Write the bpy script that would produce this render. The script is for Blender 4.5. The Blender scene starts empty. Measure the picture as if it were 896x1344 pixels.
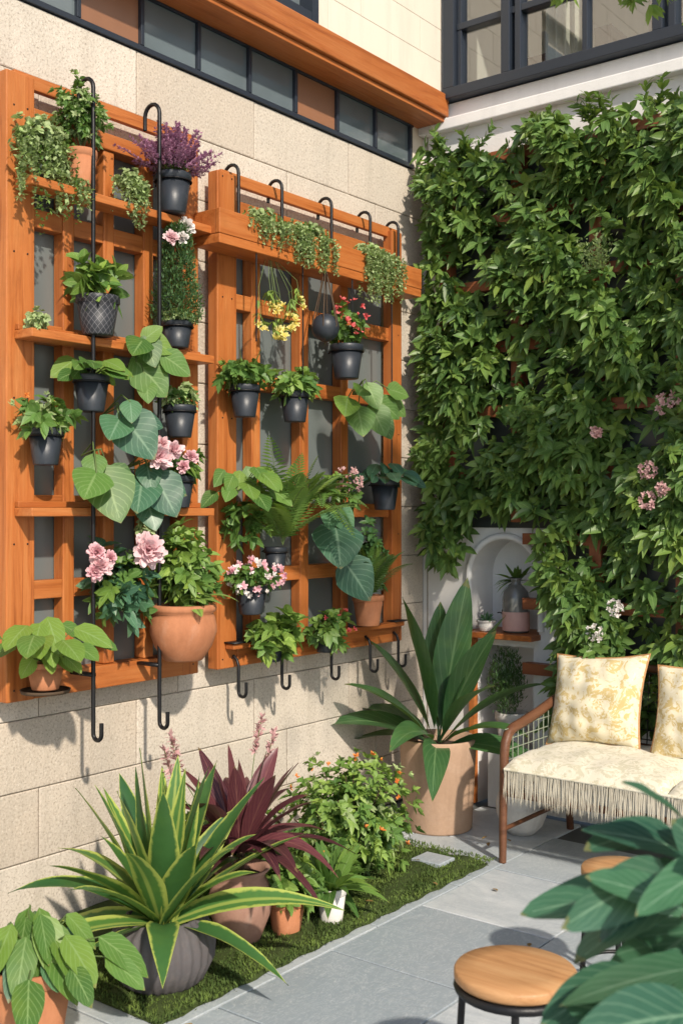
import bpy, math, numpy as np
from mathutils import Vector
R=np.random.default_rng(7)
pi=math.pi
sc=bpy.context.scene
sc.view_settings.view_transform='Standard'; sc.view_settings.look='None'; sc.view_settings.exposure=0
COL=sc.collection
def root(name,loc=(0,0,0)):
    e=bpy.data.objects.new(name,None); e.empty_display_size=.05; e.location=loc; COL.objects.link(e); return e
# ---------------------------------------------------------------- materials
class NT:
    def __init__(s,name):
        m=bpy.data.materials.new(name); m.use_nodes=True; s.m=m; s.t=m.node_tree; s.n=s.t.nodes; s.l=s.t.links
        s.b=s.n['Principled BSDF']; s.out=s.n['Material Output']
    def new(s,ty,**k):
        n=s.n.new(ty)
        for a,v in k.items(): setattr(n,a,v)
        return n
    def coord(s,scale=(1,1,1),kind='Object'):
        c=s.new('ShaderNodeTexCoord'); m=s.new('ShaderNodeMapping'); m.inputs['Scale'].default_value=scale
        s.l.new(c.outputs[kind],m.inputs[0]); return m.outputs[0]
    def noise(s,vec,scale,detail=4,rough=.6,dist=0):
        n=s.new('ShaderNodeTexNoise'); n.inputs['Scale'].default_value=scale; n.inputs['Detail'].default_value=detail
        n.inputs['Roughness'].default_value=rough; n.inputs['Distortion'].default_value=dist
        s.l.new(vec,n.inputs['Vector']); return n.outputs['Fac']
    def attr(s,name='rnd'):
        a=s.new('ShaderNodeAttribute'); a.attribute_name=name; return a.outputs['Fac']
    def ramp(s,fac,stops):
        r=s.new('ShaderNodeValToRGB'); e=r.color_ramp.elements
        while len(e)<len(stops): e.new(.5)
        for i,(p,c) in enumerate(stops): e[i].position=p; e[i].color=(*c,1) if len(c)==3 else c
        s.l.new(fac,r.inputs[0]); return r.outputs[0]
    def mix(s,fac,a,b,blend='MIX'):
        m=s.new('ShaderNodeMix',data_type='RGBA',blend_type=blend)
        for inp,v in ((m.inputs[0],fac),(m.inputs[6],a),(m.inputs[7],b)):
            if isinstance(v,(int,float)): inp.default_value=v
            elif isinstance(v,tuple): inp.default_value=(*v,1)
            else: s.l.new(v,inp)
        return m.outputs[2]
    def math(s,op,a,b=0,c=None):
        m=s.new('ShaderNodeMath',operation=op)
        for i,v in enumerate((a,b,c)):
            if v is None: continue
            if isinstance(v,(int,float)): m.inputs[i].default_value=v
            else: s.l.new(v,m.inputs[i])
        return m.outputs[0]
    def bump(s,h,strength=.3,dist=.01,prev=None):
        b=s.new('ShaderNodeBump'); b.inputs['Strength'].default_value=strength; b.inputs['Distance'].default_value=dist
        s.l.new(h,b.inputs['Height'])
        if prev is not None: s.l.new(prev,b.inputs['Normal'])
        s.l.new(b.outputs[0],s.b.inputs['Normal']); return b.outputs[0]
    def col(s,c): 
        if isinstance(c,tuple): s.b.inputs['Base Color'].default_value=(*c,1)
        else: s.l.new(c,s.b.inputs['Base Color'])
    def set(s,rough=.6,metal=0,spec=.5):
        s.b.inputs['Roughness'].default_value=rough; s.b.inputs['Metallic'].default_value=metal
        s.b.inputs['Specular IOR Level'].default_value=spec

def leafmat(name,c1,c2,vein=None,edge=None,rough=.45,trans=.25,spec=.38,tip=None,vs=1.,warm=1.):
    t=NT(name); r=t.attr(); green=c1[1]>c1[0]*1.15 and not tip
    hi=(min(1,c2[0]*(1+.5*warm)),min(1,c2[1]*1.2),c2[2]*.9) if green else tuple(min(1,x*1.12) for x in c2)
    base=t.ramp(r,[(0,c1),(.65,c2),(1,hi)])
    uv=t.new('ShaderNodeUVMap'); sep=t.new('ShaderNodeSeparateXYZ'); t.l.new(uv.outputs[0],sep.inputs[0])
    U,V=sep.outputs[0],sep.outputs[1]
    d=t.math('ABSOLUTE',t.math('SUBTRACT',U,.5))
    nz=t.noise(t.coord(),38,3); co=t.noise(t.coord(),9,3)
    base=t.mix(t.math('MULTIPLY',nz,.4),base,tuple(x*.45 for x in c1))
    if green: base=t.mix(t.ramp(co,[(.5,(0,0,0)),(.72,(.35*warm,)*3)]),base,(c2[0]*1.45,c2[1]*1.05,c2[2]*.65))
    if edge:
        e2=t.math('ADD',d,t.math('MULTIPLY',t.math('SUBTRACT',nz,.5),.22))
        e2=t.math('ADD',e2,t.math('MULTIPLY',t.math('SUBTRACT',r,.5),.14))
        base=t.mix(t.ramp(e2,[(.345,(0,0,0)),(.43,(1,1,1))]),base,edge)
        cs=t.math('MULTIPLY',t.ramp(d,[(.05,(1,1,1)),(.10,(0,0,0))]),t.math('GREATER_THAN',r,.72)); base=t.mix(t.math('MULTIPLY',cs,.6),base,edge)
    if tip: base=t.mix(t.math('POWER',V,2.0),base,tip)
    if vein:
        mid=t.ramp(d,[(.0,(1,1,1)),(.045,(0,0,0))])
        base=t.mix(t.math('MULTIPLY',mid,.75),base,vein)
        sv=t.math('SINE',t.math('SUBTRACT',t.math('MULTIPLY',V,44),t.math('MULTIPLY',d,36)))
        sv=t.math('MULTIPLY',t.math('MAXIMUM',t.math('SUBTRACT',sv,.8),0),2.4*vs)
        base=t.mix(sv,base,vein)
        bt=t.math('MULTIPLY',t.math('GREATER_THAN',t.math('ADD',V,t.math('MULTIPLY',nz,.25)),1.08),.5); base=t.mix(bt,base,(.25,.2,.07))
    t.col(base); t.set(rough,0,spec)
    if trans>0:
        tr=t.new('ShaderNodeBsdfTranslucent'); t.l.new(t.mix(.5,base,(.28,.4,.04) if green else c2),tr.inputs[0])
        mx=t.new('ShaderNodeMixShader'); mx.inputs[0].default_value=trans
        t.l.new(t.b.outputs[0],mx.inputs[1]); t.l.new(tr.outputs[0],mx.inputs[2]); t.l.new(mx.outputs[0],t.out.inputs[0])
    return t.m
def plain(name,c,rough=.6,metal=0,var=.25,scale=20,bump=.15,spec=.5,bscale=80):
    t=NT(name); co=t.coord(); n=t.noise(co,scale,5)
    t.col(t.mix(t.math('MULTIPLY',n,var*2),c,tuple(x*.5 for x in c))); t.set(rough,metal,spec)
    if bump: t.bump(t.noise(co,bscale,4),bump,.004)
    return t.m
def woodmat(name,axis,c1,c2,c3,rough=.45):
    t=NT(name); sca=[14,14,14]; sca['xyz'.index(axis)]=.9
    co=t.coord(tuple(sca)); rn=t.attr()
    off=t.new('ShaderNodeVectorMath',operation='ADD'); t.l.new(co,off.inputs[0])
    cmb=t.new('ShaderNodeCombineXYZ'); m=t.math('MULTIPLY',rn,37.)
    for i in range(3): t.l.new(m,cmb.inputs[i])
    t.l.new(cmb.outputs[0],off.inputs[1]); v=off.outputs[0]
    n=t.noise(v,1.6,6,.65,1.2); n2=t.noise(v,9,3,.7,.3)
    c=t.ramp(n,[(.28,c1),(.46,c2),(.72,c3)])
    c=t.mix(t.math('MULTIPLY',n2,.5),c,c1)
    dirt=t.noise(t.coord(),3,5,.7); c=t.mix(t.ramp(dirt,[(.5,(0,0,0)),(.8,(.6,.6,.6))]),c,tuple(x*.5 for x in c2))
    c=t.mix(t.math('MULTIPLY',rn,.35),c,c1)
    t.col(c); t.set(rough,0,.4); t.bump(n2,.5,.003); return t.m
WC=((.24,.062,.014),(.55,.175,.042),(.66,.26,.08))
M={}
M['woodz']=woodmat('stained_wood_z','z',*WC); M['woody']=woodmat('stained_wood_y','y',*WC); M['woodx']=woodmat('stained_wood_x','x',(.16,.05,.025),(.34,.11,.045),(.42,.15,.06))
M['woodxz']=woodmat('red_wood_z','z',(.16,.05,.025),(.34,.11,.045),(.42,.15,.06))
M['seatwood']=woodmat('dark_wood','y',(.07,.028,.014),(.17,.07,.035),(.22,.10,.05))
M['stooltop']=woodmat('stool_wood','x',(.32,.15,.06),(.6,.32,.14),(.74,.45,.22))
def stone():
    t=NT('stone_block'); co=t.coord(); r=t.attr()
    base=t.ramp(r,[(0,(.57,.49,.40)),(.5,(.63,.56,.47)),(1,(.69,.62,.53))])
    big=t.noise(co,2.2,5,.6,.4); sp=t.noise(co,105,3,.8); md=t.noise(co,22,5,.7); stn=t.noise(t.coord((1,5,.6)),1.4,5,.65)
    c=t.mix(t.ramp(big,[(.35,(0,0,0)),(.75,(.55,.55,.55))]),base,(.47,.43,.37))
    c=t.mix(t.ramp(stn,[(.5,(0,0,0)),(.8,(.5,.5,.5))]),c,(.33,.29,.23))
    c=t.mix(t.ramp(sp,[(.53,(0,0,0)),(.66,(.7,.7,.7))]),c,(.27,.22,.17))
    c=t.mix(t.ramp(sp,[(.3,(.55,.55,.55)),(.43,(0,0,0))]),c,(.82,.77,.68))
    t.col(c); t.set(.9,0,.25); b=t.bump(md,.45,.008); t.bump(sp,.65,.003,b); return t.m
M['stone']=stone()
M['mortar']=plain('mortar',(.38,.33,.27),.95)
def plaster(name,c):
    t=NT(name); co=t.coord(); n=t.noise(co,1.5,5,.6); f=t.noise(co,90,4,.7); s=t.noise(t.coord((6,6,.7)),2,4)
    cc=t.mix(t.math('MULTIPLY',n,.3),c,tuple(x*.75 for x in c)); cc=t.mix(t.ramp(s,[(.5,(0,0,0)),(.8,(.3,.3,.3))]),cc,tuple(x*.6 for x in c))
    t.col(cc); t.set(.85,0,.3); t.bump(f,.35,.003); return t.m
M['white']=plaster('white_plaster',(.84,.83,.82)); M['cream']=plaster('cream_render',(.76,.69,.58))
def tile():
    t=NT('slate_tile'); co=t.coord(); r=t.attr(); base=t.ramp(r,[(0,(.31,.355,.39)),(.5,(.43,.475,.505)),(1,(.57,.60,.62))])
    n=t.noise(t.coord((1,2.2,1)),3,6,.65,1.6); f=t.noise(co,60,5,.7); v=t.noise(t.coord((2.5,1,1)),5,7,.7,3)
    c=t.mix(t.ramp(n,[(.35,(0,0,0)),(.7,(.6,.6,.6))]),base,(.29,.34,.38)); c=t.mix(t.ramp(f,[(.56,(0,0,0)),(.78,(.55,.55,.55))]),c,(.64,.66,.66))
    c=t.mix(t.ramp(v,[(.485,(0,0,0)),(.5,(.5,.5,.5)),(.515,(0,0,0))]),c,(.7,.72,.72))
    t.col(c); t.set(.42,0,.45); b=t.bump(n,.4,.008); t.bump(f,.3,.002,b); return t.m
M['tile']=tile()
M['grout']=plain('grout',(.13,.14,.14),.9)
M['navy']=plain('navy_frame',(.022,.03,.045),.4,.0,.2,8,.05)
M['black']=plain('black_iron',(.014,.014,.016),.42,.3,.2,30,.2)
def blackpot():
    t=NT('black_pot'); co=t.coord(); n=t.noise(co,14,5); t.col(t.mix(n,(.014,.018,.026),(.04,.048,.06))); t.set(.42,0,.5); t.bump(t.noise(co,60,3),.2,.003); return t.m
M['bpot']=blackpot()
def diamond():
    t=NT('patterned_pot'); c=t.new('ShaderNodeTexCoord'); s=t.new('ShaderNodeSeparateXYZ'); t.l.new(c.outputs['Object'],s.inputs[0])
    an=t.math('ARCTAN2',s.outputs[1],s.outputs[0]); a=t.math('MULTIPLY',an,9); z=t.math('MULTIPLY',s.outputs[2],120)
    d1=t.math('ABSOLUTE',t.math('SINE',t.math('ADD',a,z))); d2=t.math('ABSOLUTE',t.math('SINE',t.math('SUBTRACT',a,z)))
    k=t.math('LESS_THAN',t.math('MINIMUM',d1,d2),.12)
    t.col(t.mix(k,(.02,.022,.028),(.15,.15,.16))); t.set(.5); return t.m
M['dpot']=diamond()
def terra(name,c1,c2,w=.25):
    t=NT(name); co=t.coord(); n=t.noise(co,7,6,.65,.6); f=t.noise(co,70,4,.7)
    c=t.mix(n,c1,c2); c=t.mix(t.ramp(n,[(.55,(0,0,0)),(.75,(w,w,w))]),c,(.66,.54,.46)); c=t.mix(t.math('MULTIPLY',f,.3),c,(.14,.07,.045))
    st=t.noise(t.coord((9,9,1.2)),1.5,4); c=t.mix(t.ramp(st,[(.5,(0,0,0)),(.75,(.4,.4,.4))]),c,tuple(x*.5 for x in c1))
    t.col(c); t.set(.8,0,.3); t.bump(f,.4,.003); return t.m
M['terra']=terra('terracotta',(.46,.165,.07),(.64,.29,.15)); M['pinkterra']=terra('aged_terracotta',(.38,.2,.15),(.52,.32,.24),.5)
M['beige']=terra('beige_clay',(.46,.30,.20),(.60,.41,.29),.2); M['whitepot']=terra('white_ceramic',(.74,.72,.69),(.82,.81,.78),.1)
M['greypot']=terra('grey_stoneware',(.07,.073,.08),(.13,.13,.14),.12)
M['soil']=plain('soil',(.045,.028,.018),.95,0,.4,60,.6)
M['stem']=plain('stem_green',(.12,.18,.05),.6); M['twig']=plain('brown_twig',(.09,.055,.03),.8); M['dryleaf']=leafmat('dry_leaf',(.25,.14,.05),(.42,.28,.10),rough=.7)
M['leafdark']=leafmat('leaf_dark',(.028,.09,.035),(.075,.19,.065),vein=(.18,.30,.13),rough=.34,vs=.6)
M['leafmid']=leafmat('leaf_mid',(.05,.135,.026),(.14,.28,.058),vein=(.27,.40,.15))
M['leafbright']=leafmat('leaf_bright',(.10,.23,.035),(.25,.40,.085),vein=(.4,.50,.2),warm=.6)
M['leafblue']=leafmat('leaf_bluegreen',(.035,.12,.075),(.09,.22,.12),vein=(.25,.40,.26),rough=.36,vs=.8,warm=.5)
M['leaffront']=leafmat('leaf_rubber',(.022,.085,.055),(.055,.155,.095),vein=(.2,.34,.22),rough=.34,vs=.7,warm=.3,trans=.15)
M['leafpale']=leafmat('leaf_pale',(.26,.36,.14),(.46,.56,.28),rough=.6,warm=.15)
M['leafwall']=leafmat('leaf_climber',(.03,.09,.022),(.155,.285,.07),vein=(.26,.38,.14),rough=.40,vs=.6)
M['conifer']=leafmat('needle',(.05,.12,.05),(.12,.23,.09),rough=.6,warm=.3)
M['agave']=leafmat('leaf_variegated',(.03,.115,.04),(.085,.22,.06),edge=(.46,.53,.12),rough=.38,warm=.7)
M['purple']=leafmat('leaf_purple',(.05,.014,.024),(.15,.045,.055),vein=(.26,.11,.09),rough=.36,trans=.12)
M['heather']=leafmat('heather_bloom',(.27,.09,.19),(.5,.24,.38),rough=.7,tip=(.55,.32,.45))
M['pink']=leafmat('petal_pink',(.82,.36,.45),(.9,.6,.64),rough=.7,trans=.25,tip=(.93,.72,.73))
M['hotpink']=leafmat('petal_rose',(.72,.2,.32),(.86,.48,.55),rough=.7,tip=(.9,.62,.65))
M['whitepetal']=leafmat('petal_white',(.8,.7,.68),(.9,.85,.8),rough=.7,tip=(.92,.88,.86))
M['red']=leafmat('petal_red',(.5,.035,.05),(.78,.12,.12),rough=.6,tip=(.82,.2,.2))
M['yellow']=leafmat('petal_yellow',(.75,.55,.06),(.85,.74,.2),rough=.6,tip=(.88,.8,.35))
M['orange']=leafmat('petal_orange',(.65,.14,.03),(.8,.28,.06),rough=.6,tip=(.8,.3,.07))
M['dusky']=leafmat('plume_pink',(.5,.24,.26),(.68,.42,.42),rough=.7,tip=(.75,.52,.48))
M['moss']=leafmat('moss_blade',(.045,.085,.015),(.12,.18,.04),rough=.8,trans=.1,warm=.4)
M['mossbed']=plain('moss_bed',(.06,.085,.025),.95,0,.4,40,.9,.2,60)
def glass(name,c,rough=.06):
    t=NT(name); n=t.noise(t.coord(),1.6,3); t.col(t.mix(n,c,tuple(x*.4 for x in c))); t.set(rough,0,.9); t.bump(t.noise(t.coord(),3,2),.05,.01); return t.m
M['glass']=glass('window_glass',(.17,.215,.235),.12); M['glassbrown']=glass('blind_brown',(.40,.18,.09),.4)
M['pane']=glass('slate_panel',(.20,.23,.23),.35)
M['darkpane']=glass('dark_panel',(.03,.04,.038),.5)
def clearglass():
    t=NT('clear_glass'); tr=t.new('ShaderNodeBsdfTransparent'); tr.inputs[0].default_value=(.82,.88,.9,1); g=t.new('ShaderNodeBsdfGlossy'); g.inputs['Roughness'].default_value=.02
    mx=t.new('ShaderNodeMixShader'); mx.inputs[0].default_value=.28; t.l.new(tr.outputs[0],mx.inputs[1]); t.l.new(g.outputs[0],mx.inputs[2]); t.l.new(mx.outputs[0],t.out.inputs[0]); return t.m
M['clear']=clearglass()
def floral(name,a,b,c,sc_=9):
    t=NT(name); co=t.coord(); n=t.noise(co,sc_,5,.6,1.8); n2=t.noise(co,sc_*1.7,4,.6,2.5); w=t.noise(co,300,2)
    k=t.mix(t.ramp(n,[(.49,(0,0,0)),(.55,(.85,.85,.85))]),a,b); k=t.mix(t.ramp(n2,[(.56,(0,0,0)),(.6,(1,1,1))]),k,c)
    t.col(k); t.set(.9,0,.2); t.b.inputs['Sheen Weight'].default_value=.2; t.bump(w,.3,.002); return t.m
M['pillow']=floral('floral_fabric',(.76,.69,.51),(.58,.43,.16),(.79,.73,.58),14); M['seat']=floral('seat_fabric',(.72,.67,.54),(.55,.51,.37),(.76,.72,.6),16)
M['fringe']=plain('fringe_thread',(.72,.66,.53),.95,0,.35,40,.3)
M['wire']=plain('wire_mesh',(.32,.36,.28),.5,.2); M['darkwire']=plain('dark_wire_mesh',(.06,.06,.05),.5,.3)
M['vase']=glass('grey_vase',(.2,.2,.19),.25); M['label']=plain('pink_candle_wax',(.7,.42,.37),.7)
# ---------------------------------------------------------------- mesh builder
class MB:
    def __init__(s): s.v=[];s.f4=[];s.uv=[];s.r=[];s.n=0
    def add(s,v,f,uv=None,r=None):
        v=np.asarray(v,float).reshape(-1,3); f=np.asarray(f,int).reshape(-1,4)
        s.v.append(v); s.f4.append(f+s.n); s.n+=len(v)
        s.uv.append(np.zeros((len(v),2)) if uv is None else np.asarray(uv).reshape(-1,2))
        s.r.append(np.full(len(v),R.random() if r is None else r) if np.isscalar(r) or r is None else np.asarray(r).reshape(-1))
    def build(s,name,mat,parent=None,smooth=True,bevel=0):
        V=np.concatenate(s.v);F=np.concatenate(s.f4);UV=np.concatenate(s.uv);r=np.concatenate(s.r)
        if parent is not None: V=V-np.array(parent.location)
        me=bpy.data.meshes.new(name)
        me.vertices.add(len(V)); me.vertices.foreach_set('co',V.ravel())
        me.loops.add(F.size); me.loops.foreach_set('vertex_index',F.ravel().astype(np.int32))
        me.polygons.add(len(F)); me.polygons.foreach_set('loop_start',np.arange(0,F.size,4,dtype=np.int32))
        me.polygons.foreach_set('use_smooth',np.full(len(F),smooth))
        me.update(calc_edges=True)
        u=me.uv_layers.new(name='UVMap'); u.data.foreach_set('uv',UV[F.ravel()].ravel())
        a=me.attributes.new('rnd','FLOAT','POINT'); a.data.foreach_set('value',r.astype(np.float32))
        me.materials.append(mat); me.validate()
        o=bpy.data.objects.new(name,me); COL.objects.link(o)
        if parent is not None: o.parent=parent
        if bevel:
            b=o.modifiers.new('bev','BEVEL'); b.width=bevel; b.segments=2; b.limit_method='ANGLE'; b.angle_limit=.8
        return o
BF=np.array([[0,3,2,1],[4,5,6,7],[0,1,5,4],[1,2,6,5],[2,3,7,6],[3,0,4,7]])
def box(mb,x0,x1,y0,y1,z0,z1):
    mb.add([(x0,y0,z0),(x1,y0,z0),(x1,y1,z0),(x0,y1,z0),(x0,y0,z1),(x1,y0,z1),(x1,y1,z1),(x0,y1,z1)],BF)
def nrm(a): return a/np.maximum(np.linalg.norm(a,axis=-1,keepdims=True),1e-9)
def tube(mb,pts,rad,sides=6,r=None):
    P=np.asarray(pts,float); n=len(P); rad=np.full(n,rad) if np.isscalar(rad) else np.asarray(rad)
    sg=nrm(np.diff(P,axis=0)); T=np.concatenate([sg[:1],nrm(sg[:-1]+sg[1:]+1e-6),sg[-1:]])
    ref=np.eye(3)[np.argmin(np.abs(T[0]))]; a=nrm(np.cross(T[0],ref)); A=[a]
    for i in range(1,n):
        a=a-T[i]*np.dot(a,T[i]); a=nrm(a); A.append(a)
    A=np.array(A); B=np.cross(T,A); th=np.arange(sides)*2*pi/sides
    V=P[:,None]+rad[:,None,None]*(A[:,None]*np.cos(th)[None,:,None]+B[:,None]*np.sin(th)[None,:,None])
    F=[(i*sides+j,i*sides+(j+1)%sides,(i+1)*sides+(j+1)%sides,(i+1)*sides+j) for i in range(n-1) for j in range(sides)]
    mb.add(V,F,r=r)
def lathe(mb,c,prof,seg=36,rib=0,ribn=0):
    c=np.array(c,float); th=np.arange(seg)*2*pi/seg; V=[]
    for (rr,z) in prof:
        r2=rr*(1+rib*np.cos(th*ribn)) if rib else rr*np.ones(seg)
        V.append(np.stack([c[0]+r2*np.cos(th),c[1]+r2*np.sin(th),np.full(seg,c[2]+z)],1))
    F=[(i*seg+j,i*seg+(j+1)%seg,(i+1)*seg+(j+1)%seg,(i+1)*seg+j) for i in range(len(prof)-1) for j in range(seg)]
    mb.add(np.concatenate(V),F,r=.5)
def p_lance(s): return np.sin(pi*s**.8)**.85
def p_oval(s): return np.sin(pi*np.clip(s,0,1)**.72)**.65
def p_heart(s): return np.where(s<.28,(np.clip(s,0,1)/.28)**.45,np.clip(1-((s-.28)/.72)**1.7,0,1)**.85)
def p_strap(s): return np.minimum(1,.55+s*1.3)*np.clip(1-s**2.2,0,1)
def p_round(s): return np.sqrt(np.clip(1-(2*s-1)**2,0,1))
def p_petal(s): return np.clip(s*1.5,.25,1)*np.clip(1-s**6,.35,1)
def p_banana(s): return np.clip(np.sin(pi*np.clip((s-.12)/.88,0,1)**.8),0,1)**.8+.06*(1-s)
def leaves(mb,P,D,L,W,prof=p_lance,droop=.3,fold=.25,k=4,U=None,lobe=0,rnd=None,wave=0):
    P=np.atleast_2d(P).astype(float);N=len(P);D=nrm(np.atleast_2d(D).astype(float)+np.zeros((N,3)))
    L=np.zeros(N)+L;W=np.zeros(N)+W;droop=np.zeros(N)+droop
    if U is None: U=np.array([0,0,1.])+R.normal(0,.25,(N,3))
    U=np.zeros((N,3))+U
    s=np.linspace(0,1,k+1); g=np.array([0,0,-1.])
    side=nrm(np.cross(D,U))
    Cn=P[:,None]+D[:,None]*(L[:,None]*s)[...,None]+g*(L[:,None]*droop[:,None]*s**2)[...,None]
    T=nrm(D[:,None]+g*(2*droop[:,None]*s)[...,None]); Nn=nrm(np.cross(side[:,None]+0*T,T))
    w=(prof(s)[None]*W[:,None]/2)
    wv=wave*W[:,None]*np.sin(s[None]*14+R.random((N,1))*6) if wave else 0*w
    bk=D[:,None]*(L[:,None]*lobe*(1-s)**4)[...,None]
    Lf=Cn-side[:,None]*w[...,None]+Nn*(fold*w+wv)[...,None]-bk
    Rt=Cn+side[:,None]*w[...,None]+Nn*(fold*w-wv)[...,None]-bk
    V=np.stack([Lf,Cn,Rt],2)
    nv=(k+1)*3; f=[]
    for i in range(k):
        a=i*3; f+= [(a,a+1,a+4,a+3),(a+1,a+2,a+5,a+4)]
    f=np.array(f); F=(f[None]+(np.arange(N)*nv)[:,None,None]).reshape(-1,4)
    uv=np.zeros((N,k+1,3,2)); uv[...,0]=np.array([0,.5,1]); uv[...,1]=s[None,:,None]
    if rnd is None: rnd=R.random(N)
    mb.add(V.reshape(-1,3),F,uv,np.repeat(rnd,nv))
def runit(n): return nrm(R.normal(size=(n,3)))
def whorls(mb,C,A,q,L,W,spread=1.1,prof=p_lance,droop=.3,fold=.25,k=3,rv=.35,lobe=0):
    C=np.atleast_2d(C);A=nrm(np.atleast_2d(A).astype(float));n=len(C)
    ref=np.where(np.abs(A[:,2:3])>.9,np.array([[1.,0,0]]),np.array([[0,0,1.]]))
    X=nrm(np.cross(A,ref));Y=np.cross(A,X)
    th=R.random((n,1))*6.28+np.arange(q)[None]*2.4+R.normal(0,.25,(n,q)); sp=spread*(.45+.75*R.random((n,q)))
    D=A[:,None]*np.cos(sp)[...,None]+(X[:,None]*np.cos(th)[...,None]+Y[:,None]*np.sin(th)[...,None])*np.sin(sp)[...,None]
    sz=(.7+.55*R.random((n,q)))*(.8+.4*R.random((n,1)))
    rn=np.clip(R.random((n,1))*.75+R.random((n,q))*rv,0,1)
    P=np.repeat(C[:,None],q,1)
    Uu=np.repeat(A[:,None],q,1)+R.normal(0,.2,(n,q,3))
    leaves(mb,P.reshape(-1,3),D.reshape(-1,3),(L*sz).ravel(),(W*sz).ravel(),prof,droop,fold,k,Uu.reshape(-1,3),lobe,rn.ravel())
def bush(mb,c,rad,n,q,L,W,shell=.45,up=.25,**kw):
    d=runit(n); r=(shell+(1-shell)*R.random(n)**.5)*(.82+.3*np.sin(d[:,0]*5+d[:,1]*4+d[:,2]*6+R.random()*6))
    C=np.array(c)+d*r[:,None]*np.array(rad); A=nrm(d+np.array([0,0,up])+R.normal(0,.3,(n,3)))
    whorls(mb,C,A,q,L,W,**kw); return C
def rosette(mb,c,n,L,W,e0=.15,e1=1.35,prof=p_lance,droop=.35,fold=.25,k=6,jit=.01,az=None,wave=0,lobe=0,ex=1.):
    c=np.array(c,float); i=np.arange(n); t=(i+.5)/n
    th=(i*2.39996+R.random()*6) if az is None else az[0]+(az[1]-az[0])*R.random(n)
    th=th+R.normal(0,.12,n); el=e0+(e1-e0)*t**ex+R.normal(0,.08,n)
    D=np.stack([np.cos(th)*np.cos(el),np.sin(th)*np.cos(el),np.sin(el)],1)
    LL=L*(.78+.35*R.random(n)); P=c+np.stack([np.cos(th),np.sin(th),0*th],1)*jit
    leaves(mb,P,D,LL,W*(.85+.3*R.random(n)),prof,droop*(.6+.8*R.random(n))*(1.25-t),fold,k,None,lobe,None,wave)
    return P,D,LL
def petioled(mb,st,c,n,reach,L,W,prof=p_heart,lobe=.12,outward=(1,0,0),e0=.2,e1=1.3,az=None,k=7,dr=.35,tip=.7):
    c=np.array(c,float); o=np.array(outward,float)
    for i in range(n):
        th=(i*2.39996+R.random()) if az is None else az[0]+(az[1]-az[0])*R.random(); el=e0+(e1-e0)*R.random()
        d=np.array([math.cos(th)*math.cos(el),math.sin(th)*math.cos(el),math.sin(el)]); d=nrm(d+o*.35)
        rr=reach*(.6+.55*R.random()); t=np.linspace(0,1,5)[:,None]
        pth=c+d*rr*t+np.array([0,0,-1])*rr*.25*t**2
        tube(st,pth,.0022,4)
        D=nrm(d*np.array([1,1,.1])+o*.4+np.array([0,0,-tip]))
        s=(.75+.45*R.random())
        leaves(mb,pth[-1],D,L*s,W*s,prof,dr*.5,.12,k,nrm(np.array([0,0,.8])+o*.9+R.normal(0,.2,3)),lobe,None,.02)
def trailing(mb,c,wid,n,length,leaf=.012,step=.009,out=(1,0,0),crown=.05):
    c=np.array(c,float);o=np.array(out,float)
    for i in range(n):
        p0=c+np.array([R.normal(0,.015),R.uniform(-wid,wid),R.uniform(-.01,.01)]); Ln=length*(.35+.75*R.random())
        m=int((Ln+crown)/step); s=np.arange(m)*step
        dd=o*(.7+.6*R.random())+np.array([0,R.normal(0,.5),0])
        x=np.minimum(s,crown*1.3)*.75; z=.5*np.minimum(s,crown*.7)-np.maximum(0,s-crown*.9)
        P=p0+dd*x[:,None]+np.array([0,0,1])*z[:,None]+R.normal(0,.005,(m,3))
        for q in range(3):
            D=runit(m)+np.array([.4,0,.1]); leaves(mb,P,D,leaf*(.7+.6*R.random(m)),leaf*.7,p_round,.1,.2,2)
def fern(mb,st,c,n,L,az=(0,6.28),el=(.5,1.3),pin=.06,droop=.55,w=.011,np_=26):
    c=np.array(c,float)
    for i in range(n):
        th=R.uniform(*az);e=R.uniform(*el);d=np.array([math.cos(th)*math.cos(e),math.sin(th)*math.cos(e),math.sin(e)]);l=L*(.7+.4*R.random())
        s=np.linspace(0,1,np_); P=c+d*l*s[:,None]+np.array([0,0,-1])*l*droop*(s**2.2)[:,None]
        tube(st,P[::3],.0018,4); T=nrm(np.gradient(P,axis=0)); sd=nrm(np.cross(d,[0,0,1]))
        wl=pin*np.sin(pi*np.clip(s*.95+.05,0,1)**.7)**.8
        for sg in(-1,1):
            leaves(mb,P[2:],T[2:]*.45+sd*sg,wl[2:]+.004,w,p_lance,.15,.1,2,np.cross(sd,T[2:])*1.0,0,np.full(np_-2,R.random()))
def pom(mb,c,r,axis=(.8,-.5,.3),n=70):
    a=nrm(np.array(axis,float)); D=nrm(runit(n)*.95+a*.75); LL=r*(.55+.45*R.random(n)); 
    leaves(mb,np.array(c)+0*D,D,LL,r*.5,p_petal,0.,.35,3,runit(n)*.5+a,0,np.clip(LL/r*1.3-.5,0,1),.08)
def florets(mb,C,r,n=6,axis=None):
    C=np.atleast_2d(C); A=runit(len(C))*.5+np.array([.8,-.3,.5]) if axis is None else axis
    whorls(mb,C,A,n,r,r*.75,spread=1.1,prof=p_petal,droop=0,k=2)
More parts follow.
